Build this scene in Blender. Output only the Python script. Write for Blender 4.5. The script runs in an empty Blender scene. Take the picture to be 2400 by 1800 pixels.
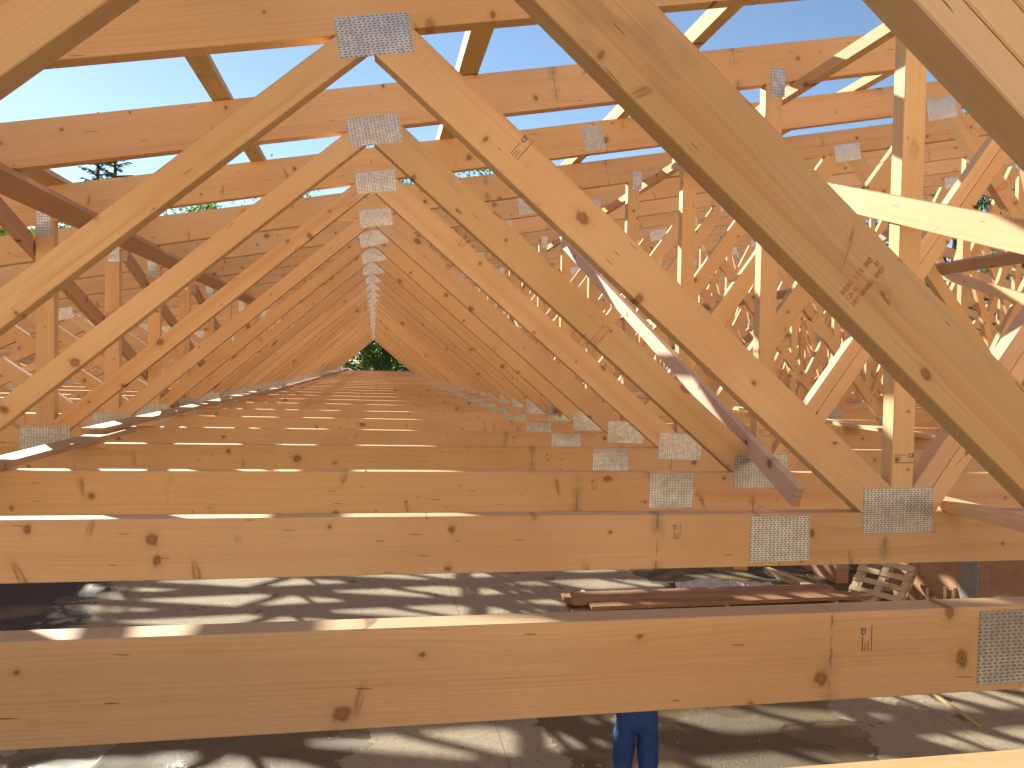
import bpy, bmesh, math, random
from mathutils import Vector, Matrix, noise
R=math.radians
rnd=random.Random(7)
scn=bpy.context.scene
C=scn.collection
ZO=3.9            # eye height above the slab; survey coordinates have z=0 at the eye

# ------------------------------------------------------------------ materials
class NT:
    def __init__(s,name):
        s.m=bpy.data.materials.new(name); s.m.use_nodes=True; s.t=s.m.node_tree
        s.b=s.t.nodes['Principled BSDF']; s.n=s.t.nodes; s.l=s.t.links
    def node(s,typ,**kw):
        n=s.n.new(typ)
        for k,v in kw.items(): setattr(n,k,v)
        return n
    def put(s,sock,v):
        if isinstance(v,bpy.types.NodeSocket): s.l.new(v,sock)
        elif v is not None: sock.default_value=v
    def M(s,op,a,b=None,c=None,clamp=False):
        n=s.node('ShaderNodeMath',operation=op,use_clamp=clamp)
        for i,v in enumerate((a,b,c)):
            if v is not None: s.put(n.inputs[i],v)
        return n.outputs[0]
    def V(s,op,a,b=None):
        n=s.node('ShaderNodeVectorMath',operation=op); s.put(n.inputs[0],a)
        if b is not None:
            s.put(n.inputs[3] if op=='SCALE' else n.inputs[1],b)
        return n.outputs['Value'] if op in('LENGTH','DOT_PRODUCT') else n.outputs[0]
    def xyz(s,x=0,y=0,z=0):
        n=s.node('ShaderNodeCombineXYZ')
        for i,v in enumerate((x,y,z)): s.put(n.inputs[i],v)
        return n.outputs[0]
    def sep(s,v):
        n=s.node('ShaderNodeSeparateXYZ'); s.put(n.inputs[0],v); return n.outputs[0],n.outputs[1],n.outputs[2]
    def noise(s,v,scale=1,detail=2,rough=.5,dist=0,out=0):
        n=s.node('ShaderNodeTexNoise'); s.put(n.inputs['Vector'],v)
        n.inputs['Scale'].default_value=scale; n.inputs['Detail'].default_value=detail
        n.inputs['Roughness'].default_value=rough; n.inputs['Distortion'].default_value=dist
        return n.outputs[out]
    def vor(s,v,scale=1,feature='F1'):
        n=s.node('ShaderNodeTexVoronoi',feature=feature); s.put(n.inputs['Vector'],v); n.inputs['Scale'].default_value=scale
        return n.outputs
    def ss(s,v,a,b,o0=0.,o1=1.):
        n=s.node('ShaderNodeMapRange',interpolation_type='SMOOTHSTEP',clamp=True)
        s.put(n.inputs[0],v); s.put(n.inputs[1],a); s.put(n.inputs[2],b); s.put(n.inputs[3],o0); s.put(n.inputs[4],o1)
        return n.outputs[0]
    def mix(s,f,a,b,mode='MIX'):
        n=s.node('ShaderNodeMix',data_type='RGBA',blend_type=mode); n.clamp_factor=True
        s.put(n.inputs[0],f)
        s.put(n.inputs[6],a if isinstance(a,bpy.types.NodeSocket) else (*a,1)); s.put(n.inputs[7],b if isinstance(b,bpy.types.NodeSocket) else (*b,1))
        return n.outputs[2]
    def bump(s,h,strength=.2,dist=.01):
        n=s.node('ShaderNodeBump'); s.put(n.inputs['Height'],h); n.inputs['Strength'].default_value=strength; n.inputs['Distance'].default_value=dist
        s.l.new(n.outputs[0],s.b.inputs['Normal']); return n
    def set(s,**kw):
        for k,v in kw.items():
            s.put(s.b.inputs[k.replace('_',' ')],(*v,1) if isinstance(v,tuple) and len(v)==3 else v)
        return s.m

def wood(name,c_early,c_late,joints=False,knot=1.0,stain=.5,hue=(.55,.33,.15),line=.5,spikes=False):
    s=NT(name)
    tc=s.node('ShaderNodeTexCoord').outputs['Object']; oi=s.node('ShaderNodeObjectInfo').outputs['Random']
    r2=s.M('FRACT',s.M('MULTIPLY',oi,17.31)); r3=s.M('FRACT',s.M('MULTIPLY',oi,91.7))
    off=s.xyz(s.M('MULTIPLY',oi,53.),s.M('MULTIPLY',r2,19.),s.M('MULTIPLY',r3,31.))
    P=s.V('ADD',tc,off); px,py,pz=s.sep(P); ox,oy,oz=s.sep(tc)
    # knots: feature points kept in real metres
    scl=(3.1,1.6,8.5)
    vo=s.vor(s.V('MULTIPLY',P,scl),1)
    pos=s.V('DIVIDE',vo['Position'],scl)
    cr,cg,cb=s.sep(vo['Color'])
    dx,dy,dz=s.sep(s.V('SUBTRACT',P,pos))
    wob=s.noise(P,55,2)
    rad=s.M('ADD',.0042*knot,s.M('MULTIPLY',s.M('POWER',cr,2.2),.0135*knot))
    asp=s.M('ADD',.55,s.M('MULTIPLY',cb,1.1))
    d=s.M('SQRT',s.M('ADD',s.M('POWER',s.M('MULTIPLY',dx,asp),2),s.M('ADD',s.M('POWER',dz,2),s.M('POWER',s.M('MULTIPLY',dy,.02),2))))
    d=s.M('MULTIPLY',d,s.M('ADD',.62,s.M('MULTIPLY',wob,.76)))
    th_=s.M('ADD',.20,s.M('MULTIPLY',r2,.34)); ex=s.ss(cg,th_,s.M('ADD',th_,.03))
    q=s.M('DIVIDE',d,rad)
    km=s.M('MULTIPLY',s.ss(q,1.25,.75),ex)
    kr=s.M('MULTIPLY',s.M('MULTIPLY',s.ss(q,1.6,1.0),ex),s.ss(s.noise(P,70,1),.35,.62,.15,.75))
    halo=s.M('MULTIPLY',s.ss(q,3.6,.9),ex)
    # grain flows round the knot
    z2=s.M('ADD',pz,s.M('MULTIPLY',dz,s.M('MULTIPLY',halo,-.62)))
    bend=s.noise(s.xyz(s.M('MULTIPLY',px,.9),py,s.M('MULTIPLY',pz,2.0)),1,1)
    z3=s.M('ADD',z2,s.M('MULTIPLY',bend,.07))
    rz=s.M('ADD',oz,s.M('MULTIPLY',s.M('SUBTRACT',r2,.5),.22)); ry=s.M('ADD',oy,s.M('MULTIPLY',r3,.16))
    rr=s.M('SQRT',s.M('ADD',s.M('POWER',s.M('ADD',s.M('SUBTRACT',z3,pz),rz),2),s.M('POWER',ry,2)))
    rr=s.M('ADD',rr,s.M('MULTIPLY',bend,.05))
    ring=s.M('SINE',s.M('MULTIPLY',rr,950.))
    ring=s.ss(ring,-.1,1.)
    bandn=s.noise(s.xyz(s.M('MULTIPLY',px,.15),s.M('MULTIPLY',py,3.),s.M('MULTIPLY',z3,14.)),1,1)
    fine=s.noise(s.xyz(s.M('MULTIPLY',px,2.2),s.M('MULTIPLY',py,90.),s.M('MULTIPLY',z3,260.)),1,1,.6)
    ring=s.M('MULTIPLY',ring,s.ss(bandn,.42,.72,.12,.9))
    g=s.M('ADD',s.M('MULTIPLY',ring,line),s.M('MULTIPLY',s.ss(fine,.38,.72),.30),clamp=True)
    col=s.mix(g,c_early,c_late)
    tone=s.noise(P,1.7,1); col=s.mix(s.ss(tone,.38,.7,0.,.34),col,tuple(x*y for x,y in zip(c_late,(1.05,.96,.82))))
    # reddish heart band and pale sap
    col=s.mix(s.ss(bandn,.55,.8,0.,.28),col,(c_late[0]*1.0,c_late[1]*.78,c_late[2]*.62))
    # knots
    col=s.mix(s.M('MULTIPLY',halo,.50),col,hue)
    kc=s.mix(s.ss(s.M('ADD',q,s.M('MULTIPLY',wob,.6)),.5,1.3),(.33,.155,.068),(.25,.115,.05))
    col=s.mix(kr,col,(.27,.12,.05)); col=s.mix(s.M('MULTIPLY',km,.85),col,kc)
    ck=s.M('MULTIPLY',s.ss(q,.36,.12),s.M('MULTIPLY',ex,s.ss(cb,.45,.55))); col=s.mix(ck,col,(.03,.017,.01))
    if spikes:
        # spike knots: leaning reddish flares
        s3=(1.5,1.2,4.2); v3=s.vor(s.V('MULTIPLY',P,s3),1); q3=s.V('DIVIDE',v3['Position'],s3); e1,e2,e3=s.sep(v3['Color']); gx_,gy_,gz_=s.sep(s.V('SUBTRACT',P,q3))
        gx_=s.M('ADD',gx_,s.M('MULTIPLY',gz_,s.M('SUBTRACT',e1,.5)))
        g3=s.M('ADD',s.M('POWER',s.M('DIVIDE',gx_,s.M('ADD',.006,s.M('MULTIPLY',e3,.010))),2),s.M('POWER',s.M('DIVIDE',gz_,s.M('ADD',.018,s.M('MULTIPLY',e1,.035))),2))
        stk=s.noise(s.xyz(s.M('MULTIPLY',gx_,160.),py,s.M('MULTIPLY',pz,22.)),1,2,.6)
        spk=s.M('MULTIPLY',s.M('MULTIPLY',s.ss(g3,1.5,.2),s.ss(stk,.38,.62,.12,1.)),s.ss(e2,.40,.44))
        col=s.mix(s.M('MULTIPLY',s.M('MULTIPLY',s.ss(g3,6.,.5),s.ss(e2,.40,.44)),.22),col,hue); col=s.mix(s.M('MULTIPLY',spk,.72),col,(.30,.135,.05))
    # resin dashes / checks
    sd=(2.6,2.,19.); v2=s.vor(s.V('MULTIPLY',P,sd),1); p2=s.V('DIVIDE',v2['Position'],sd); c2r,c2g,c2b=s.sep(v2['Color'])
    ax,ay,az=s.sep(s.V('SUBTRACT',P,p2))
    dd=s.M('ADD',s.M('POWER',s.M('DIVIDE',ax,s.M('ADD',.006,s.M('MULTIPLY',c2r,.022))),2),s.M('POWER',s.M('DIVIDE',s.M('ADD',az,s.M('MULTIPLY',ax,.05)),.0014),2))
    dash=s.M('MULTIPLY',s.ss(dd,1.2,.6),s.ss(c2g,.66,.7)); col=s.mix(s.M('MULTIPLY',dash,.8),col,(.12,.06,.03))
    # grey sapstain smudges and drips
    st=s.noise(s.V('MULTIPLY',P,(2.2,3.,7.)),1,3,.62); st=s.ss(st,.67-.10*stain,.80-.10*stain,0.,.6*stain)
    col=s.mix(st,col,(.27,.20,.13))
    if joints:   # finger joints: thin dark line with a glue smudge
        uq=s.M('ADD',s.M('DIVIDE',ox,1.83),s.M('ADD',.26,s.M('MULTIPLY',oi,.022))); u=s.M('FRACT',uq); ui=s.M('FLOOR',uq)
        hs_=s.M('FRACT',s.M('MULTIPLY',s.M('SINE',s.M('ADD',s.M('MULTIPLY',ui,12.7),s.M('MULTIPLY',oi,99.))),431.)); on=s.M('MAXIMUM',s.M('MULTIPLY',s.M('GREATER_THAN',hs_,.62),.7),s.M('MAXIMUM',s.M('COMPARE',ui,5.,.1),s.M('COMPARE',ui,0.,.1)))
        wv=s.M('MULTIPLY',s.M('SUBTRACT',s.noise(s.xyz(0,py,s.M('MULTIPLY',pz,60.)),1,2),.5),.0035)
        e=s.M('ABSOLUTE',s.M('ADD',s.M('SUBTRACT',u,.5),wv)); ln=s.ss(e,.0022,.0008)
        br=s.ss(s.noise(s.V('MULTIPLY',P,(30.,30.,22.)),1,2),.42,.6)
        sm=s.M('MULTIPLY',s.ss(e,.022,.0),s.ss(s.noise(s.V('MULTIPLY',P,(8.,5.,16.)),1,3),.42,.66))
        col=s.mix(s.M('MULTIPLY',s.M('MULTIPLY',sm,.45),on),col,(.20,.16,.11)); col=s.mix(s.M('MULTIPLY',s.M('MULTIPLY',ln,on),s.M('MULTIPLY',br,.6)),col,(.10,.07,.045))
    hs=s.node('ShaderNodeHueSaturation'); s.put(hs.inputs['Color'],col)
    s.put(hs.inputs['Value'],s.M('ADD',.88,s.M('MULTIPLY',r2,.20))); s.put(hs.inputs['Saturation'],s.M('ADD',.96,s.M('MULTIPLY',r3,.1)))
    s.put(hs.inputs['Hue'],s.M('ADD',.498,s.M('MULTIPLY',oi,.007)))
    sp=s.noise(P,420,1); h=sp
    c2=s.mix(s.ss(sp,.3,.75,0.,.10),hs.outputs[0],(.95,.75,.5),'MULTIPLY')
    s.bump(h,.22,.0016)
    return s.set(Base_Color=c2,Roughness=.72)

W_MAIN=wood('spruce_planed',(.73,.462,.25),(.55,.315,.15),joints=True,stain=.2,line=.36,spikes=True)
W_WEB =wood('spruce_web',(.72,.468,.255),(.54,.318,.152),joints=False,stain=.35,line=.38)
W_YEL =wood('pine_treated',(.63,.41,.205),(.46,.265,.11),joints=False,stain=.6,knot=1.5,line=.4,spikes=True)
W_PALE=wood('spruce_pale',(.76,.50,.29),(.60,.365,.19),joints=False,stain=.3,knot=.7)
W_RED =wood('board_dipped_red',(.53,.34,.22),(.39,.23,.14),joints=False,stain=.4,knot=.9)
W_BAT =wood('batten_treated',(.62,.46,.24),(.44,.30,.13),joints=False,stain=.6,knot=.8)
W_STK =wood('board_stained_brown',(.36,.20,.12),(.25,.125,.07),joints=False,stain=.4,knot=.9)
W_OLD =wood('pallet_wood',(.56,.44,.29),(.36,.27,.16),joints=False,stain=1.)

def plate_mat(name,vertical):
    s=NT(name); tc=s.node('ShaderNodeTexCoord').outputs['Object']; x,y,z=s.sep(tc)
    if vertical: x,z=z,x
    v=s.M('DIVIDE',z,.0079); row=s.M('FLOOR',v); fv=s.M('ABSOLUTE',s.M('SUBTRACT',s.M('FRACT',v),.5))
    u=s.M('ADD',s.M('DIVIDE',x,.0150),s.M('MULTIPLY',s.M('FLOORED_MODULO',row,2.),.26)); fu=s.M('ABSOLUTE',s.M('SUBTRACT',s.M('FRACT',u),.5))
    slot=s.M('MULTIPLY',s.ss(fu,.34,.28),s.ss(fv,.30,.22))
    sh=s.M('MULTIPLY',slot,s.ss(s.M('FRACT',v),.15,.75,1.,.55))
    oi=s.node('ShaderNodeObjectInfo').outputs['Random']
    sp=s.vor(s.V('ADD',tc,s.xyz(oi,oi,oi)),60)['Color']; spx=s.sep(sp)[0]
    dirt=s.noise(s.V('ADD',tc,s.xyz(oi,oi,oi)),22,4)
    base=s.mix(s.ss(spx,0,1),(.56,.56,.55),(.70,.70,.69)); base=s.mix(s.ss(dirt,.5,.75,0.,.25),base,(.45,.43,.39))
    col=s.mix(s.M('MULTIPLY',sh,.96),base,(.045,.028,.018))
    s.bump(s.M('SUBTRACT',1.,slot),.5,.0012)
    return s.set(Base_Color=col,Metallic=s.M('MULTIPLY',s.M('SUBTRACT',1.,slot),.85),Roughness=s.ss(dirt,.3,.7,.28,.42))
PL_H=plate_mat('galvanised_plate',False); PL_V=plate_mat('galvanised_plate_upright',True)

def plain(name,c,rough=.8,metal=0.,nscale=8,var=.25,bump=.15,bd=.005):
    s=NT(name); tc=s.node('ShaderNodeTexCoord').outputs['Object']
    n=s.noise(tc,nscale,5,.6); col=s.mix(s.ss(n,.3,.7),tuple(x*(1-var) for x in c),tuple(min(1,x*(1+var*.6)) for x in c))
    s.bump(n,bump,bd); return s.set(Base_Color=col,Roughness=rough,Metallic=metal)
INK=plain('black_stamp_ink',(.13,.095,.065)); REDINK=plain('red_stamp_ink',(.50,.19,.10),nscale=90,var=.4)
CONC=plain('concrete_post',(.27,.27,.255),.9,nscale=30,bump=.5)
BLUE=plain('blue_workwear',(.014,.05,.20),.85,nscale=60,bump=.3,bd=.003)
SKIN=plain('skin',(.50,.29,.20),.6); HAIR=plain('hair',(.05,.035,.02),.7); SHOE=plain('boot_leather',(.05,.035,.02),.6)
ENDG=plain('end_grain_dark',(.12,.065,.04),.9,nscale=60)
REDP=plain('red_paint',(.45,.03,.02),.6)

# ------------------------------------------------------------------ helpers
def tag(o,label=None,cat=None,group=None,kind=None):
    if label: o['label']=label
    if cat: o['category']=cat
    if group: o['group']=group
    if kind: o['kind']=kind
    return o
def link(o,parent=None):
    C.objects.link(o)
    if parent is not None: o.parent=parent
    return o
def obj(name,mesh,parent=None,mat=None):
    if mat is not None and not mesh.materials: mesh.materials.append(mat)
    return link(bpy.data.objects.new(name,mesh),parent)
def empty(name,loc):
    o=bpy.data.objects.new(name,None); o.location=loc; o.empty_display_size=.2; C.objects.link(o); return o
def bm_mesh(bm,name,smooth=False):
    me=bpy.data.meshes.new(name); bm.normal_update(); bm.to_mesh(me); bm.free()
    if smooth:
        for p in me.polygons: p.use_smooth=True
    return me
def bx(bm,x0,x1,y0,y1,z0,z1,M=None):
    vs=[bm.verts.new((x,y,z)) for x in (x0,x1) for y in (y0,y1) for z in (z0,z1)]
    for f in ((0,1,3,2),(4,6,7,5),(0,4,5,1),(2,3,7,6),(0,2,6,4),(1,5,7,3)): bm.faces.new([vs[i] for i in f])
    if M is not None:
        for v in vs: v.co=M@v.co
    return vs
def bevel(bm,off,segs=1):
    bmesh.ops.bevel(bm,geom=[e for e in bm.edges if e.calc_length()>off*3],offset=off,segments=segs,affect='EDGES',clamp_overlap=True)
def clip(poly,nx,nz,c):
    out=[]
    for i in range(len(poly)):
        a=poly[i]; b=poly[(i+1)%len(poly)]; da=nx*a[0]+nz*a[1]-c; db=nx*b[0]+nz*b[1]-c
        if da<=0: out.append(a)
        if (da<0)!=(db<0) and abs(da-db)>1e-12:
            t=da/(da-db); out.append((a[0]+(b[0]-a[0])*t,a[1]+(b[1]-a[1])*t))
    r=[]
    for p in out:
        if not r or math.dist(p,r[-1])>1e-4: r.append(p)
    if len(r)>1 and math.dist(r[0],r[-1])<1e-4: r.pop()
    return r
MB={}
def member(a,b,w,clips=(),thk=.06,dens=.0):
    """timber with centre line a-b (x,z), depth w: (mesh, location, angle), grain along local x"""
    ax,az=a; bx_,bz=b; L=math.hypot(bx_-ax,bz-az); dx,dz=(bx_-ax)/L,(bz-az)/L; nx,nz=-dz,dx; h=w/2
    poly=[(ax-nx*h,az-nz*h),(bx_-nx*h,bz-nz*h),(bx_+nx*h,bz+nz*h),(ax+nx*h,az+nz*h)]
    for cl in clips: poly=clip(poly,*cl)
    loc=[((x-ax)*dx+(z-az)*dz,(x-ax)*nx+(z-az)*nz) for x,z in poly]
    bm=bmesh.new()
    f=[bm.verts.new((x,0,z)) for x,z in loc]; g=[bm.verts.new((x,thk,z)) for x,z in loc]
    bm.faces.new(f); bm.faces.new(list(reversed(g)))
    for i in range(len(f)):
        j=(i+1)%len(f); bm.faces.new([f[j],f[i],g[i],g[j]])
    bmesh.ops.recalc_face_normals(bm,faces=bm.faces)
    bevel(bm,.0022)
    return (bm_mesh(bm,'timber'),(ax,0,az),math.atan2(dz,dx))
def board3(name,p0,p1,w,t,mat,up=(0,0,1),parent=None,bev=.0015,endmat=None):
    """board from p0 to p1 (survey coords), w across 'up', t the other way"""
    p0=Vector(p0)+Vector((0,0,ZO)); p1=Vector(p1)+Vector((0,0,ZO)); X=(p1-p0); L=X.length; X.normalize()
    Y=Vector(up).cross(X).normalized(); Z=X.cross(Y)
    bm=bmesh.new(); bx(bm,0,L,-t/2,t/2,-w/2,w/2); bevel(bm,bev)
    me=bm_mesh(bm,name); o=obj(name,me,parent,mat)
    M=Matrix((X,Y,Z)).transposed().to_4x4(); M.translation=p0; o.matrix_world=M
    return o

# ------------------------------------------------------------------ camera
yaw,pitch,roll,F=.1861796,-.0289034,.0189347,1719.926
fwd=Vector((math.sin(yaw)*math.cos(pitch),math.cos(yaw)*math.cos(pitch),math.sin(pitch)))
rt=Vector((math.cos(yaw),-math.sin(yaw),0)); up=rt.cross(fwd)
r_=math.cos(roll)*rt+math.sin(roll)*up; u_=-math.sin(roll)*rt+math.cos(roll)*up
cam=bpy.data.cameras.new('camera'); co=bpy.data.objects.new('camera',cam); C.objects.link(co)
M=Matrix((r_,u_,-fwd)).transposed().to_4x4(); M.translation=(0,0,ZO); co.matrix_world=M
cam.sensor_width=36; cam.lens=36*F/2400; cam.clip_start=.05; cam.clip_end=2000
scn.camera=co

# ------------------------------------------------------------------ trusses
XR=8.43                                   # ridge line
SL,SB=.1905,-.0117
def tcb(x): return 1.04+SL*x              # underside of the rafter
def bct(x): return -.5054+SB*x            # top of the tie
CT=(-SL,1,1.04)                           # keep z <= underside
CB=(-SB*-1*-1,-1,.5054)                   # keep z >= tie top :  -z + SB*x <= .5054
CB=(SB,-1,.5054)
def lx(x): return (1,0,x)                 # keep X<=x
def gx(x): return (-1,0,-x)               # keep X>=x
hw=.19
th=math.atan(SL); tcv=hw/math.cos(th)
D=[]   # (name, mesh, loc, ang, mat, flags)
def add(name,a,b,w,clips,mat,only=None,skip=None): D.append((name,member(a,b,w,clips),mat,only,skip))
tc=lambda x:(x,1.04+SL*x+tcv/2)
bc=lambda x:(x,bct(x)-.095)
# ties
add('bottom_chord',bc(-8.6),bc(1.4395),.19,[(-SL,1,1.039),gx(-7.6)],W_MAIN)
add('bottom_chord',bc(1.4410),bc(XR-.001),.19,[],W_MAIN)
# rafters
add('top_chord',tc(-8.6),tc(1.2995),hw,[gx(-8.5)],W_MAIN)
add('top_chord',tc(1.301),tc(9.),hw,[lx(XR-.001)],W_MAIN)
def byline(upper_pt,slope,w,x0,x1):
    """centre line of a diagonal whose upper edge passes through upper_pt"""
    v=w*math.sqrt(1+slope*slope)/2; f=lambda x: upper_pt[1]+slope*(x-upper_pt[0])-v
    return (x0,f(x0)),(x1,f(x1))
a,b=byline((0,1.152),-.84,.148,-.3,2.2);  add('web_diagonal',a,b,.148,[CT,CB,gx(-.014),lx(1.8845)],W_WEB,skip=(0,1,3))
add('web_diagonal',a,b,.148,[CT,CB,gx(-.014),lx(1.8845)],W_YEL,only=(3,))
a,b=byline((0,1.160),-.84,.172,-.3,2.2);  add('web_diagonal',a,b,.172,[CT,CB,gx(-.014),lx(1.8845)],W_YEL,only=(1,))
for j in range(4):
    a,b=byline((0,1.195-j*.0635),-.80,.0475,-.3,2.2); add('web_diagonal',a,b,.0475,[CT,CB,gx(-.014),lx(1.8845)],W_PALE,only=(0,))
a,b=byline((-.47,.719),.87,.0895,-2.0,.3); add('web_diagonal',a,b,.0895,[CT,CB,lx(-.016),gx(-1.7095)],W_WEB)
add('web_post',(1.93,-.6),(1.93,1.6),.09,[CT,CB],W_WEB)
add('web_post',(-1.755,-.6),(-1.755,.9),.091,[CT,CB],W_WEB)
v=.136*math.sqrt(1+1.37**2)
ctr=lambda x,off=0:(x,-.43+1.37*(x-1.98)-v/2+off)
a,b=ctr(1.8),ctr(4.0); add('web_diagonal',a,b,.136,[CT,CB,gx(1.9755),lx(3.724)],W_WEB,skip=(0,2,3))
vv=math.sqrt(1+1.37**2)
for off in (.0345,-.0345):
    a,b=ctr(1.8,off*vv),ctr(4.0,off*vv); add('web_diagonal',a,b,.0665,[CT,CB,gx(1.9755),lx(3.724)],W_PALE,only=(0,2,3))
a,b=byline((4.595,.867),-1.23,.108,3.3,6.2); add('web_diagonal',a,b,.108,[CT,CB,gx(3.7255),lx(5.7345)],W_WEB)
add('web_post',(5.78,-.7),(5.78,2.3),.09,[CT,CB],W_WEB)
a,b=(5.83,-.50),(7.28,2.36); add('web_diagonal',a,b,.12,[CT,CB,gx(5.8255),lx(7.36)],W_WEB)
a,b=(7.42,2.37),(8.33,-.5); add('web_diagonal',a,b,.095,[CT,CB,gx(7.3615),lx(8.3845)],W_WEB)
add('web_post',(XR,-.7),(XR,2.9),.09,[CT,CB,(SL,1,1.04+2*SL*XR)],W_WEB)
a,b=byline((-3.078,.425),-.70,.095,-3.6,-1.5); add('web_diagonal',a,b,.095,[CT,CB,gx(-3.19),lx(-1.8015)],W_WEB)
a,b=(-4.93,-.49),(-3.22,.40); add('web_diagonal',a,b,.095,[CT,CB,gx(-4.9),lx(-3.1915)],W_WEB)
add('web_post',(-4.947,-.6),(-4.947,.4),.09,[CT,CB],W_WEB)
a,b=(-6.1,-.10),(-5.02,-.44); add('web_diagonal',a,b,.095,[CT,CB,lx(-4.993)],W_WEB)
# mirror of everything right of the splice, for the other roof slope
mx=lambda p:(2*XR-p[0],p[1])
def addm(name,a,b,w,clips,mat):
    cl=[(-c[0],c[1],c[2]-2*c[0]*XR) for c in clips]
    add(name,mx(b),mx(a),w,cl,mat)
nb=len(D)
a,b=bc(1.441),bc(XR-.001); addm('bottom_chord',a,b,.19,[],W_MAIN)
a,b=bc(-8.6),bc(1.4395); addm('bottom_chord',a,b,.19,[(-SL,1,1.039),gx(-7.6)],W_MAIN)
a,b=tc(1.301),tc(9.); addm('top_chord',a,b,hw,[lx(XR-.001)],W_MAIN)
a,b=tc(-8.6),tc(1.2995); addm('top_chord',a,b,hw,[gx(-8.5)],W_MAIN)
a,b=byline((0,1.149),-.84,.170,-.3,2.2); addm('web_diagonal',a,b,.170,[CT,CB,gx(-.014),lx(1.8845)],W_WEB)
a,b=byline((-.47,.719),.87,.0895,-2.0,.3); addm('web_diagonal',a,b,.0895,[CT,CB,lx(-.016),gx(-1.7095)],W_WEB)
addm('web_post',(1.93,-.6),(1.93,1.6),.09,[CT,CB],W_WEB)
a,b=ctr(1.8),ctr(4.0); addm('web_diagonal',a,b,.136,[CT,CB,gx(1.9755),lx(3.724)],W_WEB)
a,b=byline((4.595,.867),-1.23,.108,3.3,6.2); addm('web_diagonal',a,b,.108,[CT,CB,gx(3.7255),lx(5.7345)],W_WEB)
addm('web_post',(5.78,-.7),(5.78,2.3),.09,[CT,CB],W_WEB)
a,b=(5.83,-.50),(7.28,2.36); addm('web_diagonal',a,b,.12,[CT,CB,gx(5.8255),lx(7.36)],W_WEB)
a,b=(7.42,2.37),(8.33,-.5); addm('web_diagonal',a,b,.095,[CT,CB,gx(7.3615),lx(8.3845)],W_WEB)

# nail plates: (x,z,w,h,rot,vertical slots) on the front face
def plate_mesh(w,h):
    # toothed left and right edges where the punched slots run off the sheet
    bm=bmesh.new(); n=max(2,int(round(h/.0079))); pts=[]
    x=w/2; z=-h/2; st=h/n
    for i in range(n):
        z0=-h/2+i*st; pts+=[(x,z0),(x,z0+st*.42),(x-.0022,z0+st*.5),(x-.0022,z0+st*.9)]
    pts.append((x,h/2)); 
    for i in reversed(range(n)):
        z0=-h/2+i*st; pts+=[(-x,z0+st),(-x,z0+st*.58),(-x+.0022,z0+st*.5),(-x+.0022,z0+st*.1)]
    pts.append((-x,-h/2))
    f=[bm.verts.new((p[0],-.0014,p[1])) for p in pts]; g=[bm.verts.new((p[0],.0005,p[1])) for p in pts]
    bm.faces.new(f); bm.faces.new(list(reversed(g)))
    for i in range(len(f)):
        j=(i+1)%len(f); bm.faces.new([f[j],f[i],g[i],g[j]])
    bmesh.ops.recalc_face_normals(bm,faces=bm.faces)
    return bm_mesh(bm,'nail_plate')
PLT=[(-.013,1.027,.235,.126,th,0),(1.917,-.520,.293,.166,0,0),(-1.757,-.464,.246,.140,0,0),(1.441,-.613,.233,.165,0,0),
     (1.9480,1.412,.075,.136,0,1),(-1.757,.700,.075,.136,0,1),(1.30,1.383,.134,.145,th,0),(3.725,1.752,.232,.140,th,0),
     (-3.19,.418,.20,.120,th,0),(5.74,-.585,.25,.15,0,0),(5.78,2.14,.075,.136,0,1),(7.37,2.44,.22,.13,th,0),(-4.95,-.46,.22,.13,0,0),
     (8.43,-.63,.28,.15,0,0),(8.43,2.68,.26,.16,0,0)]
PM=[]
for x,z,w,h,r,vv_ in PLT:
    if vv_: me=plate_mesh(h,w); me=plate_mesh(w,h); me.materials.append(PL_V)
    else: me=plate_mesh(w,h); me.materials.append(PL_H)
    PM.append(me)

def text_mesh(s,size,mat,bold=0.):
    cu=bpy.data.curves.new('txt','FONT'); cu.body=s; cu.size=size; cu.align_x='LEFT'; cu.resolution_u=2; cu.offset=bold
    cu.extrude=.00012
    o=bpy.data.objects.new('txt',cu); C.objects.link(o)
    dg=bpy.context.evaluated_depsgraph_get(); dg.update()
    me=bpy.data.meshes.new_from_object(o.evaluated_get(dg)); bpy.data.objects.remove(o); bpy.data.curves.remove(cu)
    me.materials.clear(); me.materials.append(mat); return me
def join_meshes(items,mat):
    bm=bmesh.new()
    for me,M in items:
        t=bmesh.new(); t.from_mesh(me); t.transform(M); tm=bpy.data.meshes.new('t'); t.to_mesh(tm); t.free(); bm.from_mesh(tm); bpy.data.meshes.remove(tm)
    me=bm_mesh(bm,'stamp'); me.materials.append(mat); return me
FL=Matrix.Rotation(R(90),4,'X')            # text plane XY -> XZ
def ce_stamp():
    it=[(text_mesh('CE',.021,INK,.0006),FL@Matrix.Translation((.055,.002,0)))]
    for i,(w,y) in enumerate(((.048,.010),(.022,.001),(.030,-.008),(.088,-.019))):
        # tiny rows of print too small to read
        bm=bmesh.new(); x=0
        while x<w:
            l=rnd.uniform(.0012,.003); bx(bm,x,x+l,y,y+.0026,-.0001,.0001); x+=l+rnd.uniform(.0005,.0012)
        it.append((bm_mesh(bm,'t'),FL))
    return join_meshes(it,INK)
CE=ce_stamp()
def red_stamp():
    it=[(text_mesh('SODRA   L C E   0403',.0165,REDINK,.0003),FL@Matrix.Translation((0,.036,0))),
        (text_mesh('C24  H',.0165,REDINK,.0003),FL@Matrix.Translation((0,.018,0))),
        (text_mesh('07',.0165,REDINK,.0003),FL@Matrix.Translation((.145,.018,0))),
        (text_mesh('DRY  GRADED  W457',.0165,REDINK,.0003),FL@Matrix.Translation((0,0,0)))]
    return join_meshes(it,REDINK)
RS=red_stamp()

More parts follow.
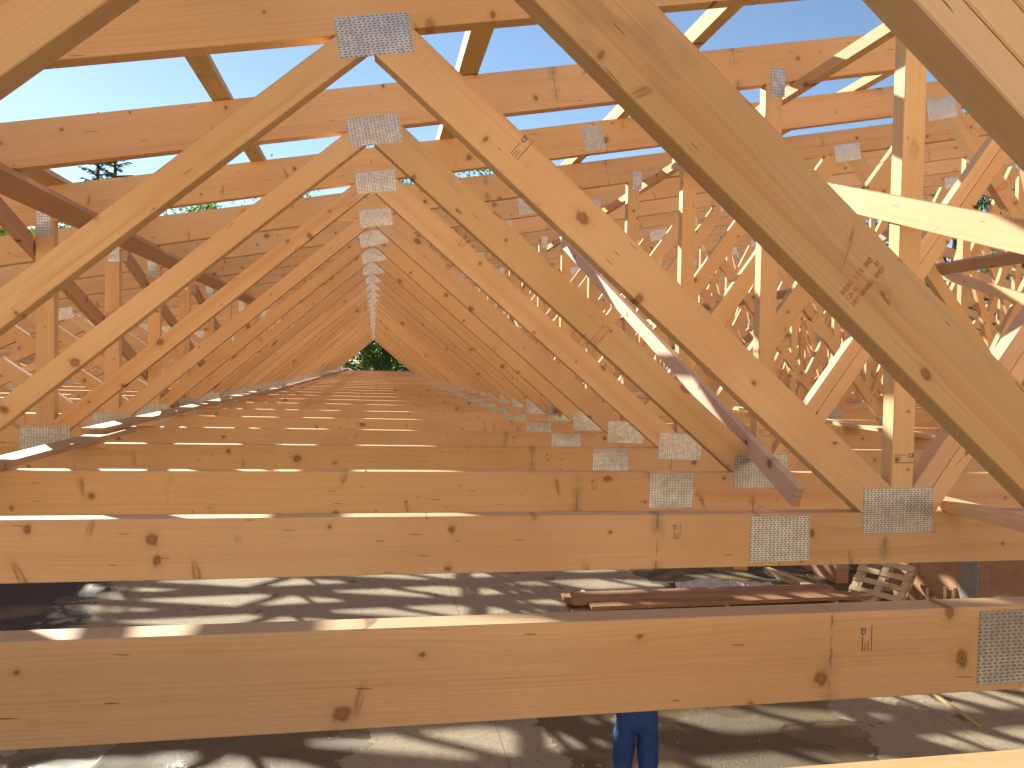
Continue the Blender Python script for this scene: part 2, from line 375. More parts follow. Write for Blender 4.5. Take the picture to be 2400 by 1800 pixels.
e=[0,.00699,.01141,-.00743,-.01824,.01425,-.0096,-.03205,.03785,-.00336]
def yk(k):
    if k==0: return .785
    return 1.38247+(k-1)+(e[k] if k<10 else 0)
ordn=['first','second','third','fourth','fifth','sixth','seventh','eighth','ninth','tenth','eleventh','twelfth','thirteenth','fourteenth']
LAB={0:'bare timber roof truss nearest the camera, its pale doubled diagonal crossing the top right corner',
 1:'timber roof truss whose thick yellowish stamped diagonal sweeps across the right half of the photo',
 2:'timber roof truss with the largest perforated plate under its apex at the top',
 3:'timber roof truss directly behind the one with the largest apex plate',}
for k in range(4,14): LAB[k]='%s timber roof truss from the camera in the long row, counting the apex plates'%ordn[k]
NT_=37
for k in range(NT_):
    jr=random.Random(100+k)
    root=empty('roof_truss',(jr.uniform(-.006,.006) if k>3 else 0,yk(k),ZO+(jr.uniform(-.004,.004) if k>3 else 0)))
    root.rotation_euler=(R(jr.uniform(-.12,.12)) if k>3 else 0,R(jr.uniform(-.06,.06)) if k>3 else 0,R(jr.uniform(-.1,.1)) if k>3 else 0)
    if k in LAB: lab=LAB[k]
    elif k==NT_-1: lab='last timber roof truss at the far end of the row before the trees'
    else: lab='distant timber roof truss packed close in the far part of the long row'
    tag(root,lab,'roof truss','timber roof trusses standing in a row')
    for i,(nm,(me,loc,ang),mat,only,skip) in enumerate(D):
        if only is not None and k not in only: continue
        if skip is not None and k in skip: continue
        if k==0 and (i in (2,3) ): pass
        if not me.materials: me.materials.append(mat)
        o=link(bpy.data.objects.new(nm,me),root); o.location=loc; o.rotation_euler=(0,-ang,0)
    for i,((x,z,w,h,r,vt),me) in enumerate(zip(PLT,PM)):
        if k>16 and i>9: continue
        o=link(bpy.data.objects.new('nail_plate',me),root)
        jx,jz,ja=(0,0,0) if k<4 else (jr.uniform(-.012,.012),jr.uniform(-.006,.006),R(jr.uniform(-2.5,2.5)))
        o.location=(x+jx,0,z+jz); o.rotation_euler=(0,-(r+ja),0)
    if 1<=k<=9:   # printed grade marks
        o=link(bpy.data.objects.new('grade_stamp',CE),root); o.rotation_euler=(0,R(-90),0)
        o.location=(1.045+(0 if k<4 else jr.uniform(-.02,.02)),-.0008,-.603); o.scale=(.62,1,.75)
        if k in (2,3,5):
            o=link(bpy.data.objects.new('grade_stamp',CE),root); o.location=(1.895,-.0008,-.325)
        if k in (2,4,5,7):
            o=link(bpy.data.objects.new('grade_stamp',CE),root)
            f=.30; o.location=(.44+.1*(k-2)*.2,-.0008,1.149-.84*.44-.1); o.rotation_euler=(0,math.atan(.84)+R(-90),0)
    if k==1:
        o=link(bpy.data.objects.new('grade_stamp',RS),root); o['label']='red printed grading stamp'
        o.location=(.990,-.0009,.131); o.rotation_euler=(0,-R(49),0); o.scale=(.68,1,.95)
    if k in (3,6):
        o=link(bpy.data.objects.new('grade_stamp',RS),root); o['label']='red printed grading stamp'
        o.location=(1.04,-.0009,.085); o.rotation_euler=(0,-R(49),0); o.scale=(.7,1,.9)
    if 2<=k<=9:
        for (x,z,an) in ((2.95,.66,-36),(4.18,1.22,39)):
            if k in(2,3) and x<3: continue
            o=link(bpy.data.objects.new('grade_stamp',RS),root); o['label']='red printed grading stamp'
            o.location=(x,-.0009,z); o.rotation_euler=(0,-R(an),0); o.scale=(.55,1,.8)

# ------------------------------------------------------------------ battens, runners, braces
def simple(name,p0,p1,w,t,mat,label,cat,group=None,up=(0,0,1)):
    o=board3(name,p0,p1,w,t,mat,up); return tag(o,label,cat,group)
for i,(x,wd,h,lab) in enumerate(((-.667,.078,.04,'narrow roof batten over the rafters left of the apex plates'),(-1.715,.13,.03,'flat roof batten over the rafters at the far left edge'),
    (.40,.095,.05,'roof batten over the rafters just right of the apex plates'),(1.475,.072,.072,'square roof batten over the rafters near the top right'),(3.1,.09,.05,'roof batten over the rafters nearest the ridge'))):
    z=1.235+.1915*x
    n=Vector((-SL,0,1)).normalized(); c=Vector((x,0,z))+n*(h/2+.002)
    simple('roof_batten',(c.x,.3,c.z),(c.x+.02,11.6,c.z),h,wd,W_BAT,lab,'batten','roof battens laid across the trusses',up=n)
simple('bracing_board',(-1.535,1.9,.722),(-1.535,10.2,.722),.028,.165,W_RED,'reddish runner board under the rafters at upper left','board','bracing boards fixed to the trusses',up=Vector((-SL,0,1)))
simple('bracing_board',(2.068,.9,1.402),(2.066,11.3,1.402),.050,.066,W_WEB,'square runner batten under the rafters beside the tall right posts','board','bracing boards fixed to the trusses',up=Vector((-SL,0,1)))
LB=[((3.47,.905),(7.35,-.46),'steep reddish brace running down past the left posts, nearest of its set'),((5.90,.745),(9.6,-.47),'steep reddish brace starting beside the fifth left post'),((8.02,.70),(11.9,-.47),'steep reddish brace starting beyond the seventh left post'),
    ((10.6,.70),(14.4,-.47),'steep reddish brace farthest back along the left posts')]
for (y0,z0),(y1,z1),lab in LB:
    simple('bracing_board',(-1.823,y0,z0),(-1.823,y1,z1),.098,.034,W_RED,lab,'board','bracing boards fixed to the trusses')
RB=[((2.955,-.575),(7.25,1.235),'long pinkish brace ending in mid air above the right chord plate'),((.62,-.03),(4.44,1.30),'brightly sunlit brace crossing in front of the tall right post'),((7.2,-.50),(11.4,1.25),'sunlit brace farther back along the right posts'),((10.6,-.50),(14.9,1.25),'sunlit brace farthest back along the right posts')]
for i,((y0,z0),(y1,z1),lab) in enumerate(RB):
    o=simple('bracing_board',(1.862,y0,z0),(1.862,y1,z1),.10 if i==0 else .094,.036,wood('board_pinkish',(.76,.53,.42),(.58,.35,.26),stain=.3) if i==0 else (W_PALE if i==1 else W_RED),lab,'board','bracing boards fixed to the trusses')
simple('bracing_board',(4.70,3.2,.86),(4.70,13.6,.86),.10,.04,W_RED,'dark red runner board nailed over the second row of diagonals at right','board','bracing boards fixed to the trusses',up=Vector((.78,0,.63)).cross(Vector((0,1,0))))
simple('bracing_board',(5.70,3.5,-.1),(5.70,8.3,1.6),.1,.035,W_PALE,'pale brace rising beside the second row of right posts','board','bracing boards fixed to the trusses')
simple('bracing_board',(5.70,7.4,1.55),(5.70,12.4,-.2),.1,.035,W_RED,'reddish brace falling beside the second row of right posts','board','bracing boards fixed to the trusses')
simple('bracing_board',(5.70,11.5,-.2),(5.70,16.5,1.6),.1,.035,W_PALE,'pale brace farther along the second row of right posts','board','bracing boards fixed to the trusses')
# boards lying on the ties
for p0,p1,lab in (((-1.60,1.6,bct(-1.6)+.017),(-1.545,5.02,bct(-1.55)+.017),'reddish board lying on the lower chords at left, nearest of the line'),
                  ((-1.60,4.62,bct(-1.6)+.048),(-1.46,10.4,bct(-1.5)+.048),'reddish board lapped over the nearest one on the left lower chords'),
                  ((-1.50,10.1,bct(-1.5)+.017),(-1.40,20.3,bct(-1.45)+.017),'reddish board lying halfway down the left lower chords'),
                  ((-1.43,20.0,bct(-1.4)+.048),(-1.27,36.1,bct(-1.3)+.048),'reddish board lying at the far end of the left lower chords')):
    simple('loose_board',p0,p1,.03,.125,W_RED,lab,'board','loose boards lying on the lower chords')
simple('loose_board',(2.165,1.0,bct(2.1)+.02),(2.165,2.9,bct(2.1)+.02),.036,.10,W_PALE,'pale board lying on the lower chord right of the largest plate','board','loose boards lying on the lower chords')
simple('loose_board',(4.45,4.2,bct(4.4)+.02),(4.72,9.6,bct(4.7)+.02),.034,.16,W_PALE,'sunlit board lying on the lower chords behind the tall right post','board','loose boards lying on the lower chords')

# ------------------------------------------------------------------ ground, slab
def sheet(name,x0,x1,y0,y1,z,mat,div=1):
    bm=bmesh.new(); bmesh.ops.create_grid(bm,x_segments=div,y_segments=div,size=.5)
    for v in bm.verts: v.co=Vector((x0+(v.co.x+.5)*(x1-x0),y0+(v.co.y+.5)*(y1-y0),z))
    o=obj(name,bm_mesh(bm,name),None,mat); return tag(o,kind='structure')
def floor_mat():
    s=NT('wet_concrete'); P=s.node('ShaderNodeTexCoord').outputs['Object']
    n1=s.noise(P,.9,6,.62,.3); n2=s.noise(P,14,5,.65); n3=s.noise(P,120,3)
    base=s.mix(s.ss(n2,.3,.7),(.40,.34,.235),(.49,.42,.305)); base=s.mix(s.ss(n3,.35,.7,0.,.5),base,(.25,.20,.15))
    x,y,z=s.sep(P)
    big=s.noise(P,.33,4,.55,.2)
    wet=s.ss(s.M('ADD',s.M('MULTIPLY',n1,.55),s.M('MULTIPLY',big,.55)),.552,.566)
    blot=s.vor(s.V('ADD',P,s.V('SCALE',s.noise(P,5,3,out=1),.35)),1.7); bc_=s.sep(blot['Color'])[0]
    spots=s.M('MULTIPLY',s.ss(blot['Distance'],.21,.18),s.ss(bc_,.22,.27))
    sc=s.vor(s.V('MULTIPLY',P,(9.,14.,1.)),1); scc=s.sep(sc['Color'])[1]
    flecks=s.M('MULTIPLY',s.ss(sc['Distance'],.13,.09),s.ss(scc,.6,.62))
    e1=s.M('MULTIPLY',s.M('SUBTRACT',s.noise(P,1.1,6,.65),.5),3.0); X=s.M('ADD',x,e1); Y=s.M('ADD',y,s.M('MULTIPLY',e1,.6))
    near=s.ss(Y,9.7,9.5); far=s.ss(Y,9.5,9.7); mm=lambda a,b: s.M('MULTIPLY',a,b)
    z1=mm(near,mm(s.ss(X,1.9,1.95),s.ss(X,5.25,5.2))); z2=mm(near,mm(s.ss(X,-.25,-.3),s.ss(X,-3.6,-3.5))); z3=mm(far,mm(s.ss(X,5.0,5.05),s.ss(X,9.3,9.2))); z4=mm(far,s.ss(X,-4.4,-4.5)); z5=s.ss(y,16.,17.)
    wet=s.M('MAXIMUM',s.M('MAXIMUM',z1,z2),s.M('MAXIMUM',s.M('MAXIMUM',z3,z4),mm(wet,s.M('MAXIMUM',z5,s.ss(y,4.5,4.)))))
    w=s.M('MAXIMUM',wet,s.M('MULTIPLY',spots,.8))
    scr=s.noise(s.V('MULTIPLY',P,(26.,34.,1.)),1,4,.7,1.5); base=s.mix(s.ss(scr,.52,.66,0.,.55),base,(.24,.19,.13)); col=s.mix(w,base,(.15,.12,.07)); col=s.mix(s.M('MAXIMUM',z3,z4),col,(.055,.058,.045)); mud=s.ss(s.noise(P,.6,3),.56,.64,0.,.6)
    col=s.mix(s.M('MULTIPLY',wet,mud),col,(.27,.215,.10)); col=s.mix(s.M('MULTIPLY',flecks,.6),col,(.13,.10,.08))
    jo=s.ss(s.M('ABSOLUTE',s.M('SUBTRACT',s.M('FRACT',s.M('DIVIDE',s.M('ADD',x,s.M('MULTIPLY',n2,.02)),5.)),.27)),.0018,.0008); col=s.mix(s.M('MULTIPLY',jo,.6),col,(.12,.10,.09))
    pud=s.M('MULTIPLY',wet,s.ss(s.noise(P,.8,2),.50,.56))
    rough=s.M('SUBTRACT',s.M('SUBTRACT',.88,s.M('MULTIPLY',w,.38)),s.M('MULTIPLY',pud,.32))
    h=s.M('MULTIPLY',s.M('ADD',s.M('MULTIPLY',n2,.6),s.M('ADD',s.M('MULTIPLY',n3,.35),s.M('MULTIPLY',s.noise(P,38,4,.7,1.2),.8))),s.M('SUBTRACT',1.,s.M('MULTIPLY',pud,.85)))
    s.bump(h,.8,.03)
    return s.set(Base_Color=col,Roughness=rough)
def soil_mat():
    s=NT('soil_grass'); P=s.node('ShaderNodeTexCoord').outputs['Object']
    n=s.noise(P,.35,6,.6); m=s.noise(P,6,5,.6); col=s.mix(s.ss(n,.42,.56),(.16,.125,.08),(.07,.10,.03)); col=s.mix(s.ss(m,.3,.7,0.,.5),col,(.09,.08,.045)); s.bump(m,.6,.05)
    return s.set(Base_Color=col,Roughness=.95)
sheet('ground',-600,600,-400,800,-.16,soil_mat(),8)
fl=sheet('floor_slab',-8.75,25.6,-14,37.2,0,floor_mat(),4)
bm=bmesh.new(); bx(bm,-8.75,25.6,-14,37.2,-.20,-.004); tag(obj('slab_edge',bm_mesh(bm,'slab_edge'),None,CONC),kind='structure')

# ------------------------------------------------------------------ brick walls
def brick_mat():
    s=NT('hollow_clay_block'); g=s.node('ShaderNodeTexCoord').outputs['Object']; x,y,z=s.sep(g)
    uu=s.M('ADD',x,y); row=s.M('FLOOR',s.M('DIVIDE',z,.249)); u=s.M('ADD',s.M('DIVIDE',uu,.373),s.M('MULTIPLY',s.M('FLOORED_MODULO',row,2.),.5))
    fu=s.M('ABSOLUTE',s.M('SUBTRACT',s.M('FRACT',u),.5)); fv=s.M('ABSOLUTE',s.M('SUBTRACT',s.M('FRACT',s.M('DIVIDE',z,.249)),.5))
    j=s.M('MAXIMUM',s.ss(fu,.488,.494),s.ss(fv,.482,.492))
    cell=s.M('FRACT',s.M('MULTIPLY',s.M('SINE',s.M('ADD',s.M('MULTIPLY',s.M('FLOOR',u),12.9),s.M('MULTIPLY',row,78.2))),437.5))
    rib=s.ss(s.M('ABSOLUTE',s.M('SUBTRACT',s.M('FRACT',s.M('DIVIDE',uu,.0125)),.5)),.2,.4)
    n=s.noise(g,5,5,.6); col=s.mix(cell,(.44,.245,.135),(.50,.30,.175)); col=s.mix(s.ss(n,.52,.68,0.,.55),col,(.34,.17,.09)); col=s.mix(s.M('MULTIPLY',rib,.35),col,(.30,.14,.08))
    col=s.mix(s.M('MULTIPLY',j,.8),col,(.22,.13,.09)); s.bump(s.M('SUBTRACT',s.M('MULTIPLY',rib,-.4),j),.5,.006)
    return s.set(Base_Color=col,Roughness=.9)
BR=brick_mat()
WT=ZO+bct(0)-.26
def wall(name,segs,label,posts=(),cat='wall'):
    root=empty(name,(segs[0][0],segs[0][2],0)); tag(root,label,cat)
    for s_ in segs:
        x0,x1,y0,y1,z0,z1=s_; bm=bmesh.new(); bx(bm,x0-root.location.x,x1-root.location.x,y0-root.location.y,y1-root.location.y,z0,z1); obj('block_panel',bm_mesh(bm,'block_panel'),root,BR)
    for s_ in posts:
        x0,x1,y0,y1,z0,z1=s_; bm=bmesh.new(); bx(bm,x0-root.location.x,x1-root.location.x,y0-root.location.y,y1-root.location.y,z0,z1); bevel(bm,.01); obj('concrete_column',bm_mesh(bm,'concrete_column'),root,CONC)
    return root
RIDW=ZO-.87
wall('block_wall',[(8.30,8.55,-6,8.735,0,RIDW),(8.30,8.55,9.05,10.42,0,RIDW)],'red hollow block wall with a grey concrete column, behind the pallets',[(8.285,8.565,8.735,9.05,0,RIDW)])
wall('block_wall',[(8.30,8.55,11.9,20,0,RIDW),(8.30,8.55,21.2,36.9,0,RIDW)],'red hollow block wall beyond the doorway gap')
wall('block_wall',[(-8.45,-8.2,-6,37,0,ZO-.66)],'long outer block wall on the left, in deep shade')
wall('block_wall',[(25.1,25.35,-6,37,0,ZO-.66)],'long outer block wall beyond the far roof slope')
wall('block_wall',[(-8.19,8.28,36.7,36.95,0,ZO-.9),(8.57,25.09,36.7,36.95,0,ZO-.9)],'end block wall below the last truss')
wall('partition_wall',[(8.56,16.,13.6,13.85,0,2.9)],'inner block partition seen through the doorway gap')

# added unseen house, put in to bounce warm sunlight onto the near trusses
root=empty('light_bounce_house',(2,-13,-.16)); tag(root,'added cream two storey house behind the camera, unseen, bouncing warm light onto the trusses','house')
PLAS=plain('cream_render',(.74,.63,.49),.9,nscale=3,var=.06); GLS=plain('window_glass',(.03,.035,.04),.1,nscale=2,var=.1,bump=0); ROOFM=plain('clay_tiles',(.30,.12,.07),.85,nscale=20)
bm=bmesh.new(); bx(bm,-24,26,-9,0,0,8.6); obj('wall',bm_mesh(bm,'wall'),root,PLAS)
bm=bmesh.new(); vs=[bm.verts.new(p) for p in ((-24.6,.6,8.5),(26.6,.6,8.5),(26.6,-4.5,11.4),(-24.6,-4.5,11.4),(-24.6,-9.6,8.5),(26.6,-9.6,8.5))]
bm.faces.new((vs[0],vs[1],vs[2],vs[3])); bm.faces.new((vs[3],vs[2],vs[5],vs[4])); bm.faces.new((vs[0],vs[3],vs[4])); bm.faces.new((vs[1],vs[5],vs[2])); obj('roof',bm_mesh(bm,'roof'),root,ROOFM)
for zz in (1.4,5.2):
    for xx in range(-21,25,6):
        bm=bmesh.new(); bx(bm,xx,xx+1.2,0.002,.06,zz,zz+1.4); w_o=obj('window',bm_mesh(bm,'window'),root,PLAS)
        bm=bmesh.new(); bx(bm,xx+.08,xx+1.12,.062,.07,zz+.08,zz+1.32); o=obj('pane',bm_mesh(bm,'pane'),w_o,GLS)

# ------------------------------------------------------------------ things on the slab (survey z -> slab z)
def stack():
    root=empty('timber_stack',(2.9,10.15,0)); tag(root,'long stack of reddish boards lying on the floor before the pallets','timber stack')
    r=random.Random(3)
    for j,yy in ((0,.05),(1,1.6),(2,2.7),(3,3.7)):
        bm=bmesh.new(); bx(bm,.1+yy,.2+yy,-.5,.5,0,.1); obj('bearer',bm_mesh(bm,'bearer'),root,W_OLD)
    z=.10
    for row in range(6):
        for c in range(4):
            h=.055; bm=bmesh.new(); L=r.uniform(4.05,4.35); x0=r.uniform(-.12,.12); 
            if row==5 and c==3: continue
            bx(bm,0,L,0,.21,0,h); bevel(bm,.003); o=obj('board',bm_mesh(bm,'board'),root,W_STK)
            o.location=(x0,-.48+c*.235+r.uniform(-.012,.012),z); o.rotation_euler=(0,0,r.uniform(-.006,.006))
        z+=.057
        if row in (0,2,4):
            for x in (.2,2.1,3.8):
                bm=bmesh.new(); bx(bm,x,x+.06,-.48,.44,z,z+.035); obj('spacer',bm_mesh(bm,'spacer'),root,W_OLD)
            z+=.036
    root.rotation_euler=(0,0,R(-1.0)); return root
stack()
def pallet(name,loc,rot,label):
    root=empty(name,loc); root.rotation_euler=rot; tag(root,label,'pallet','wooden pallets by the block wall')
    for i in range(7):
        bm=bmesh.new(); y=-.6+i*.185; bx(bm,-.4,.4,y,y+.09,.122,.144); bevel(bm,.002); obj('deck_slat',bm_mesh(bm,'slat'),root,W_OLD)
    for x in (-.4,-.05,.3):
        bm=bmesh.new(); bx(bm,x,x+.1,-.6,.6,.1,.1215); obj('stringer',bm_mesh(bm,'stringer'),root,W_OLD)
        bm=bmesh.new(); bx(bm,x,x+.1,-.6,.6,0,.02); obj('stringer',bm_mesh(bm,'stringer'),root,W_OLD)
        for y in (-.6,-.06,.48):
            bm=bmesh.new(); bx(bm,x,x+.1,y,y+.12,.0205,.0995); obj('block',bm_mesh(bm,'block'),root,W_OLD)
    return root
pallet('pallet',(7.72,10.02,.36),(R(46),0,R(-62)),'wooden pallet leaning tilted by the end of the timber stack')
pallet('pallet',(7.72,9.55,.0),(0,0,R(12)),'wooden pallet lying flat under the leaning one')
# bundle of offcuts
r=random.Random(5)
root=empty('offcut_pile',(7.95,9.25,0)); tag(root,'pile of short pale wood offcuts against the block wall','wood pile')
for i in range(18):
    bm=bmesh.new(); bx(bm,-.025,.025,-.02,.02,0,r.uniform(.45,.8)); bevel(bm,.002); o=obj('offcut',bm_mesh(bm,'offcut'),root,W_BAT if i%2 else W_OLD)
    o.location=(r.uniform(-.12,.2),r.uniform(-.38,.38),0); o.rotation_euler=(r.uniform(-.1,.1),r.uniform(.1,.35),r.uniform(0,1))
# crumpled plastic sheet
def plastic():
    s=NT('clear_plastic'); s.b.inputs['Transmission Weight'].default_value=.45; s.set(Base_Color=(.86,.86,.88),Roughness=.16)
    return s.m
bm=bmesh.new(); bmesh.ops.create_grid(bm,x_segments=46,y_segments=30,size=.5)
for v in bm.verts:
    x,y=v.co.x*1.9,v.co.y*1.0; q=noise.noise(Vector((x*2.4,y*2.4,1)))*.5+noise.noise(Vector((x*6,y*6,4)))*.35+noise.noise(Vector((x*13,y*13,8)))*.14
    env=max(0,1-abs(v.co.x+.15)*1.7)*max(0,1-abs(v.co.y)*1.9); v.co=Vector((x+q*.12,y+q*.1,.012+env*.20+abs(q)*.23*(.25+env)))
o=obj('plastic_sheet',bm_mesh(bm,'plastic_sheet'),None,plastic()); o.location=(6.1,11.7,0); o.rotation_euler=(0,0,R(-8)); tag(o,'crumpled clear plastic sheet on the wet floor behind the timber stack','plastic sheet')
sol=o.modifiers.new('thickness','SOLIDIFY'); sol.thickness=.002
# block with a red mark, beam, sticks
root=empty('timber_block',(7.0,13.0,0)); tag(root,'upright pale timber block with a red painted mark on the wet floor','timber block')
bm=bmesh.new(); bx(bm,-.13,.13,-.09,.09,0,.30); bevel(bm,.004); o=obj('block',bm_mesh(bm,'block'),root,W_PALE)
bm=bmesh.new(); bx(bm,.05,.128,-.0925,-.0905,.12,.25); obj('red_mark',bm_mesh(bm,'red_mark'),root,REDP)
root.rotation_euler=(0,0,R(-18))
o=board3('timber_beam',(7.35,12.65,-3.84),(7.72,11.0,-3.84),.12,.12,W_OLD); tag(o,'short squared timber beam lying on the dark wet floor behind the stack','beam')
for p0,p1,w,lab,m in (((6.73,8.15,-3.885),(6.58,6.85,-3.885),.04,'thin pale lath lying alone on the floor at lower right',W_BAT),((6.95,8.3,-3.885),(7.55,7.75,-3.885),.06,'short pale batten beside the dark plank at lower right',W_BAT),((7.5,7.75,-3.875),(9.0,6.7,-3.875),.10,'weathered dark plank on the floor at the right edge',W_OLD)):
    o=board3('loose_lath',p0,p1,.022,w,m); tag(o,lab,'lath')
# bits of litter
def litter():
    r=random.Random(9); bm=bmesh.new()
    for i in range(240):
        x,y=r.uniform(-3,8.2),r.uniform(4.5,14); s=r.uniform(.006,.022); a=r.uniform(0,6.3)
        M=Matrix.Translation((x,y,.003))@Matrix.Rotation(a,4,'Z')@Matrix.Rotation(r.uniform(-.5,.5),4,'X'); bx(bm,-s*r.uniform(.6,2.4),s,-s*.4,s*.4,-.001,.004,M)
    return bm_mesh(bm,'wood_chips')
tag(obj('wood_chips',litter(),None,W_BAT),'pale wood chips and splinters scattered over the concrete floor','wood chips',kind='stuff')

# ------------------------------------------------------------------ worker (upper body leaning forward, hidden by the near chord)
def skinbody(name,verts,edges,rad,mat,parent,sub=2,folds=0):
    me=bpy.data.meshes.new(name); me.from_pydata(verts,edges,[]); o=bpy.data.objects.new(name,me); C.objects.link(o)
    sk=o.modifiers.new('skin','SKIN'); sk.use_smooth_shade=True
    for i,rr in enumerate(rad):
        me.skin_vertices[0].data[i].radius=(rr,rr) if not isinstance(rr,tuple) else rr
    me.skin_vertices[0].data[0].use_root=True
    ss_=o.modifiers.new('sub','SUBSURF'); ss_.levels=sub; ss_.render_levels=sub
    dg=bpy.context.evaluated_depsgraph_get(); dg.update(); m2=bpy.data.meshes.new_from_object(o.evaluated_get(dg)); bpy.data.objects.remove(o)
    if folds:
        for v in m2.vertices:
            c=v.co; n=v.normal; q=noise.noise(Vector((c.x*9,c.y*9,c.z*16+c.x*8)))+.6*noise.noise(Vector((c.x*22+3,c.y*22,c.z*34-c.x*20)))
            v.co=c+n*q*folds
    for p in m2.polygons: p.use_smooth=True
    m2.materials.clear(); m2.materials.append(mat); return obj(name,m2,parent)
wk=empty('person',(2.285,5.97,0)); wk.rotation_euler=(0,0,R(-12)); tag(wk,'person in blue work trousers and jacket, bending forward under the near chord','person')
# local: +y forward (away from the camera)
V_=[(0,0,.90),(-.088,0,.82),(-.115,.015,.47),(-.125,-.01,.10),(.088,0,.82),(.098,-.03,.47),(.10,-.08,.10),(0,.03,1.02),(0,.22,1.10),(0,.44,1.12),(0,.52,1.12),
    (-.18,.42,1.11),(-.24,.50,.90),(-.16,.64,.80),(.18,.42,1.11),(.24,.52,.90),(.15,.66,.81)]
E_=[(0,1),(1,2),(2,3),(0,4),(4,5),(5,6),(0,7),(7,8),(8,9),(9,10),(9,11),(11,12),(12,13),(9,14),(14,15),(15,16)]
Rr=[.15,.125,.092,.078,.125,.092,.078,(.15,.115),(.165,.12),(.125,.09),.055,.075,.052,.036,.075,.052,.036]
skinbody('workwear',V_,E_,Rr,BLUE,wk,3,.011)
skinbody('head',[(0,.52,1.13),(0,.58,1.13),(0,.66,1.15),(0,.72,1.18),(0,.72,1.065),(0,.755,1.075)],[(0,1),(1,2),(2,3),(2,4),(4,5)],[.05,.055,.088,.06,.055,.02],SKIN,wk)
skinbody('hair',[(0,.64,1.195),(0,.71,1.22),(0,.58,1.165)],[(0,1),(0,2)],[.092,.07,.07],HAIR,wk)
for sx in (-1,1):
    h0=Vector((-.16,.64,.80)) if sx<0 else Vector((.15,.66,.81))
    ve=[tuple(h0)]; ed=[]; ra=[.03]
    ve.append((h0.x,h0.y+.05,h0.z-.04)); ed.append((0,1)); ra.append((.04,.02))
    for f in range(4):
        bx_=h0.x+(-.03+.02*f); L=(.07,.08,.075,.06)[f]; i=len(ve)
        ve+= [(bx_,h0.y+.09,h0.z-.07),(bx_,h0.y+.09+L*.45,h0.z-.10),(bx_,h0.y+.09+L*.55,h0.z-.10-L*.5)]; ed+=[(1,i),(i,i+1),(i+1,i+2)]; ra+=[.0105,.009,.008]
    i=len(ve); ve+=[(h0.x-sx*.045,h0.y+.06,h0.z-.06),(h0.x-sx*.06,h0.y+.10,h0.z-.09)]; ed+=[(1,i),(i,i+1)]; ra+=[.012,.010]
    skinbody('hand',ve,ed,ra,SKIN,wk,1)
    fx,fy=((-.15,-.01),(.115,-.08))[sx>0]
    skinbody('boot',[(fx,fy-.03,.07),(fx,fy+.06,.055),(fx,fy+.19,.042)],[(0,1),(1,2)],[.055,.05,.042],SHOE,wk,1)

# ------------------------------------------------------------------ trees
def leaf_mat(name,c1,c2,c3):
    s=NT(name); P=s.node('ShaderNodeTexCoord').outputs['Object']; v=s.vor(P,2.6)['Color']; a,b_,c_=s.sep(v); n=s.noise(P,.35,3); n2=s.sep(s.vor(P,9)['Color'])[0]
    col=s.mix(a,c1,c2); col=s.mix(s.ss(n,.45,.62,0.,.8),col,c3); col=s.mix(s.M('MULTIPLY',n2,.5),col,tuple(x*1.5 for x in c2))
    m=s.set(Base_Color=col,Roughness=.42)
    tr=s.node('ShaderNodeBsdfTranslucent'); s.put(tr.inputs[0],s.mix(.5,col,(.30,.45,.04))); mx_=s.node('ShaderNodeMixShader'); mx_.inputs[0].default_value=.35
    s.l.new(s.b.outputs[0],mx_.inputs[1]); s.l.new(tr.outputs[0],mx_.inputs[2]); s.l.new(mx_.outputs[0],s.n['Material Output'].inputs[0]); return m
LEAF=leaf_mat('broad_leaf',(.035,.075,.015),(.075,.16,.025),(.11,.20,.03)); LEAF2=leaf_mat('poplar_leaf',(.04,.06,.018),(.08,.12,.03),(.13,.15,.05)); NEED=leaf_mat('spruce_needle',(.03,.06,.035),(.05,.095,.055),(.055,.10,.06))
BARK=plain('bark',(.13,.10,.075),.95,nscale=12,var=.5,bump=.8,bd=.03)
def tube(bm,pts,n=7):
    rings=[]
    for i,(p,r) in enumerate(pts):
        p=Vector(p); d=(Vector(pts[min(i+1,len(pts)-1)][0])-Vector(pts[max(i-1,0)][0])).normalized(); a=d.orthogonal().normalized(); b=d.cross(a)
        rings.append([bm.verts.new(p+(a*math.cos(t)+b*math.sin(t))*r) for t in [2*math.pi*j/n for j in range(n)]])
    for i in range(len(rings)-1):
        for j in range(n): bm.faces.new([rings[i][j],rings[i][(j+1)%n],rings[i+1][(j+1)%n],rings[i+1][j]])
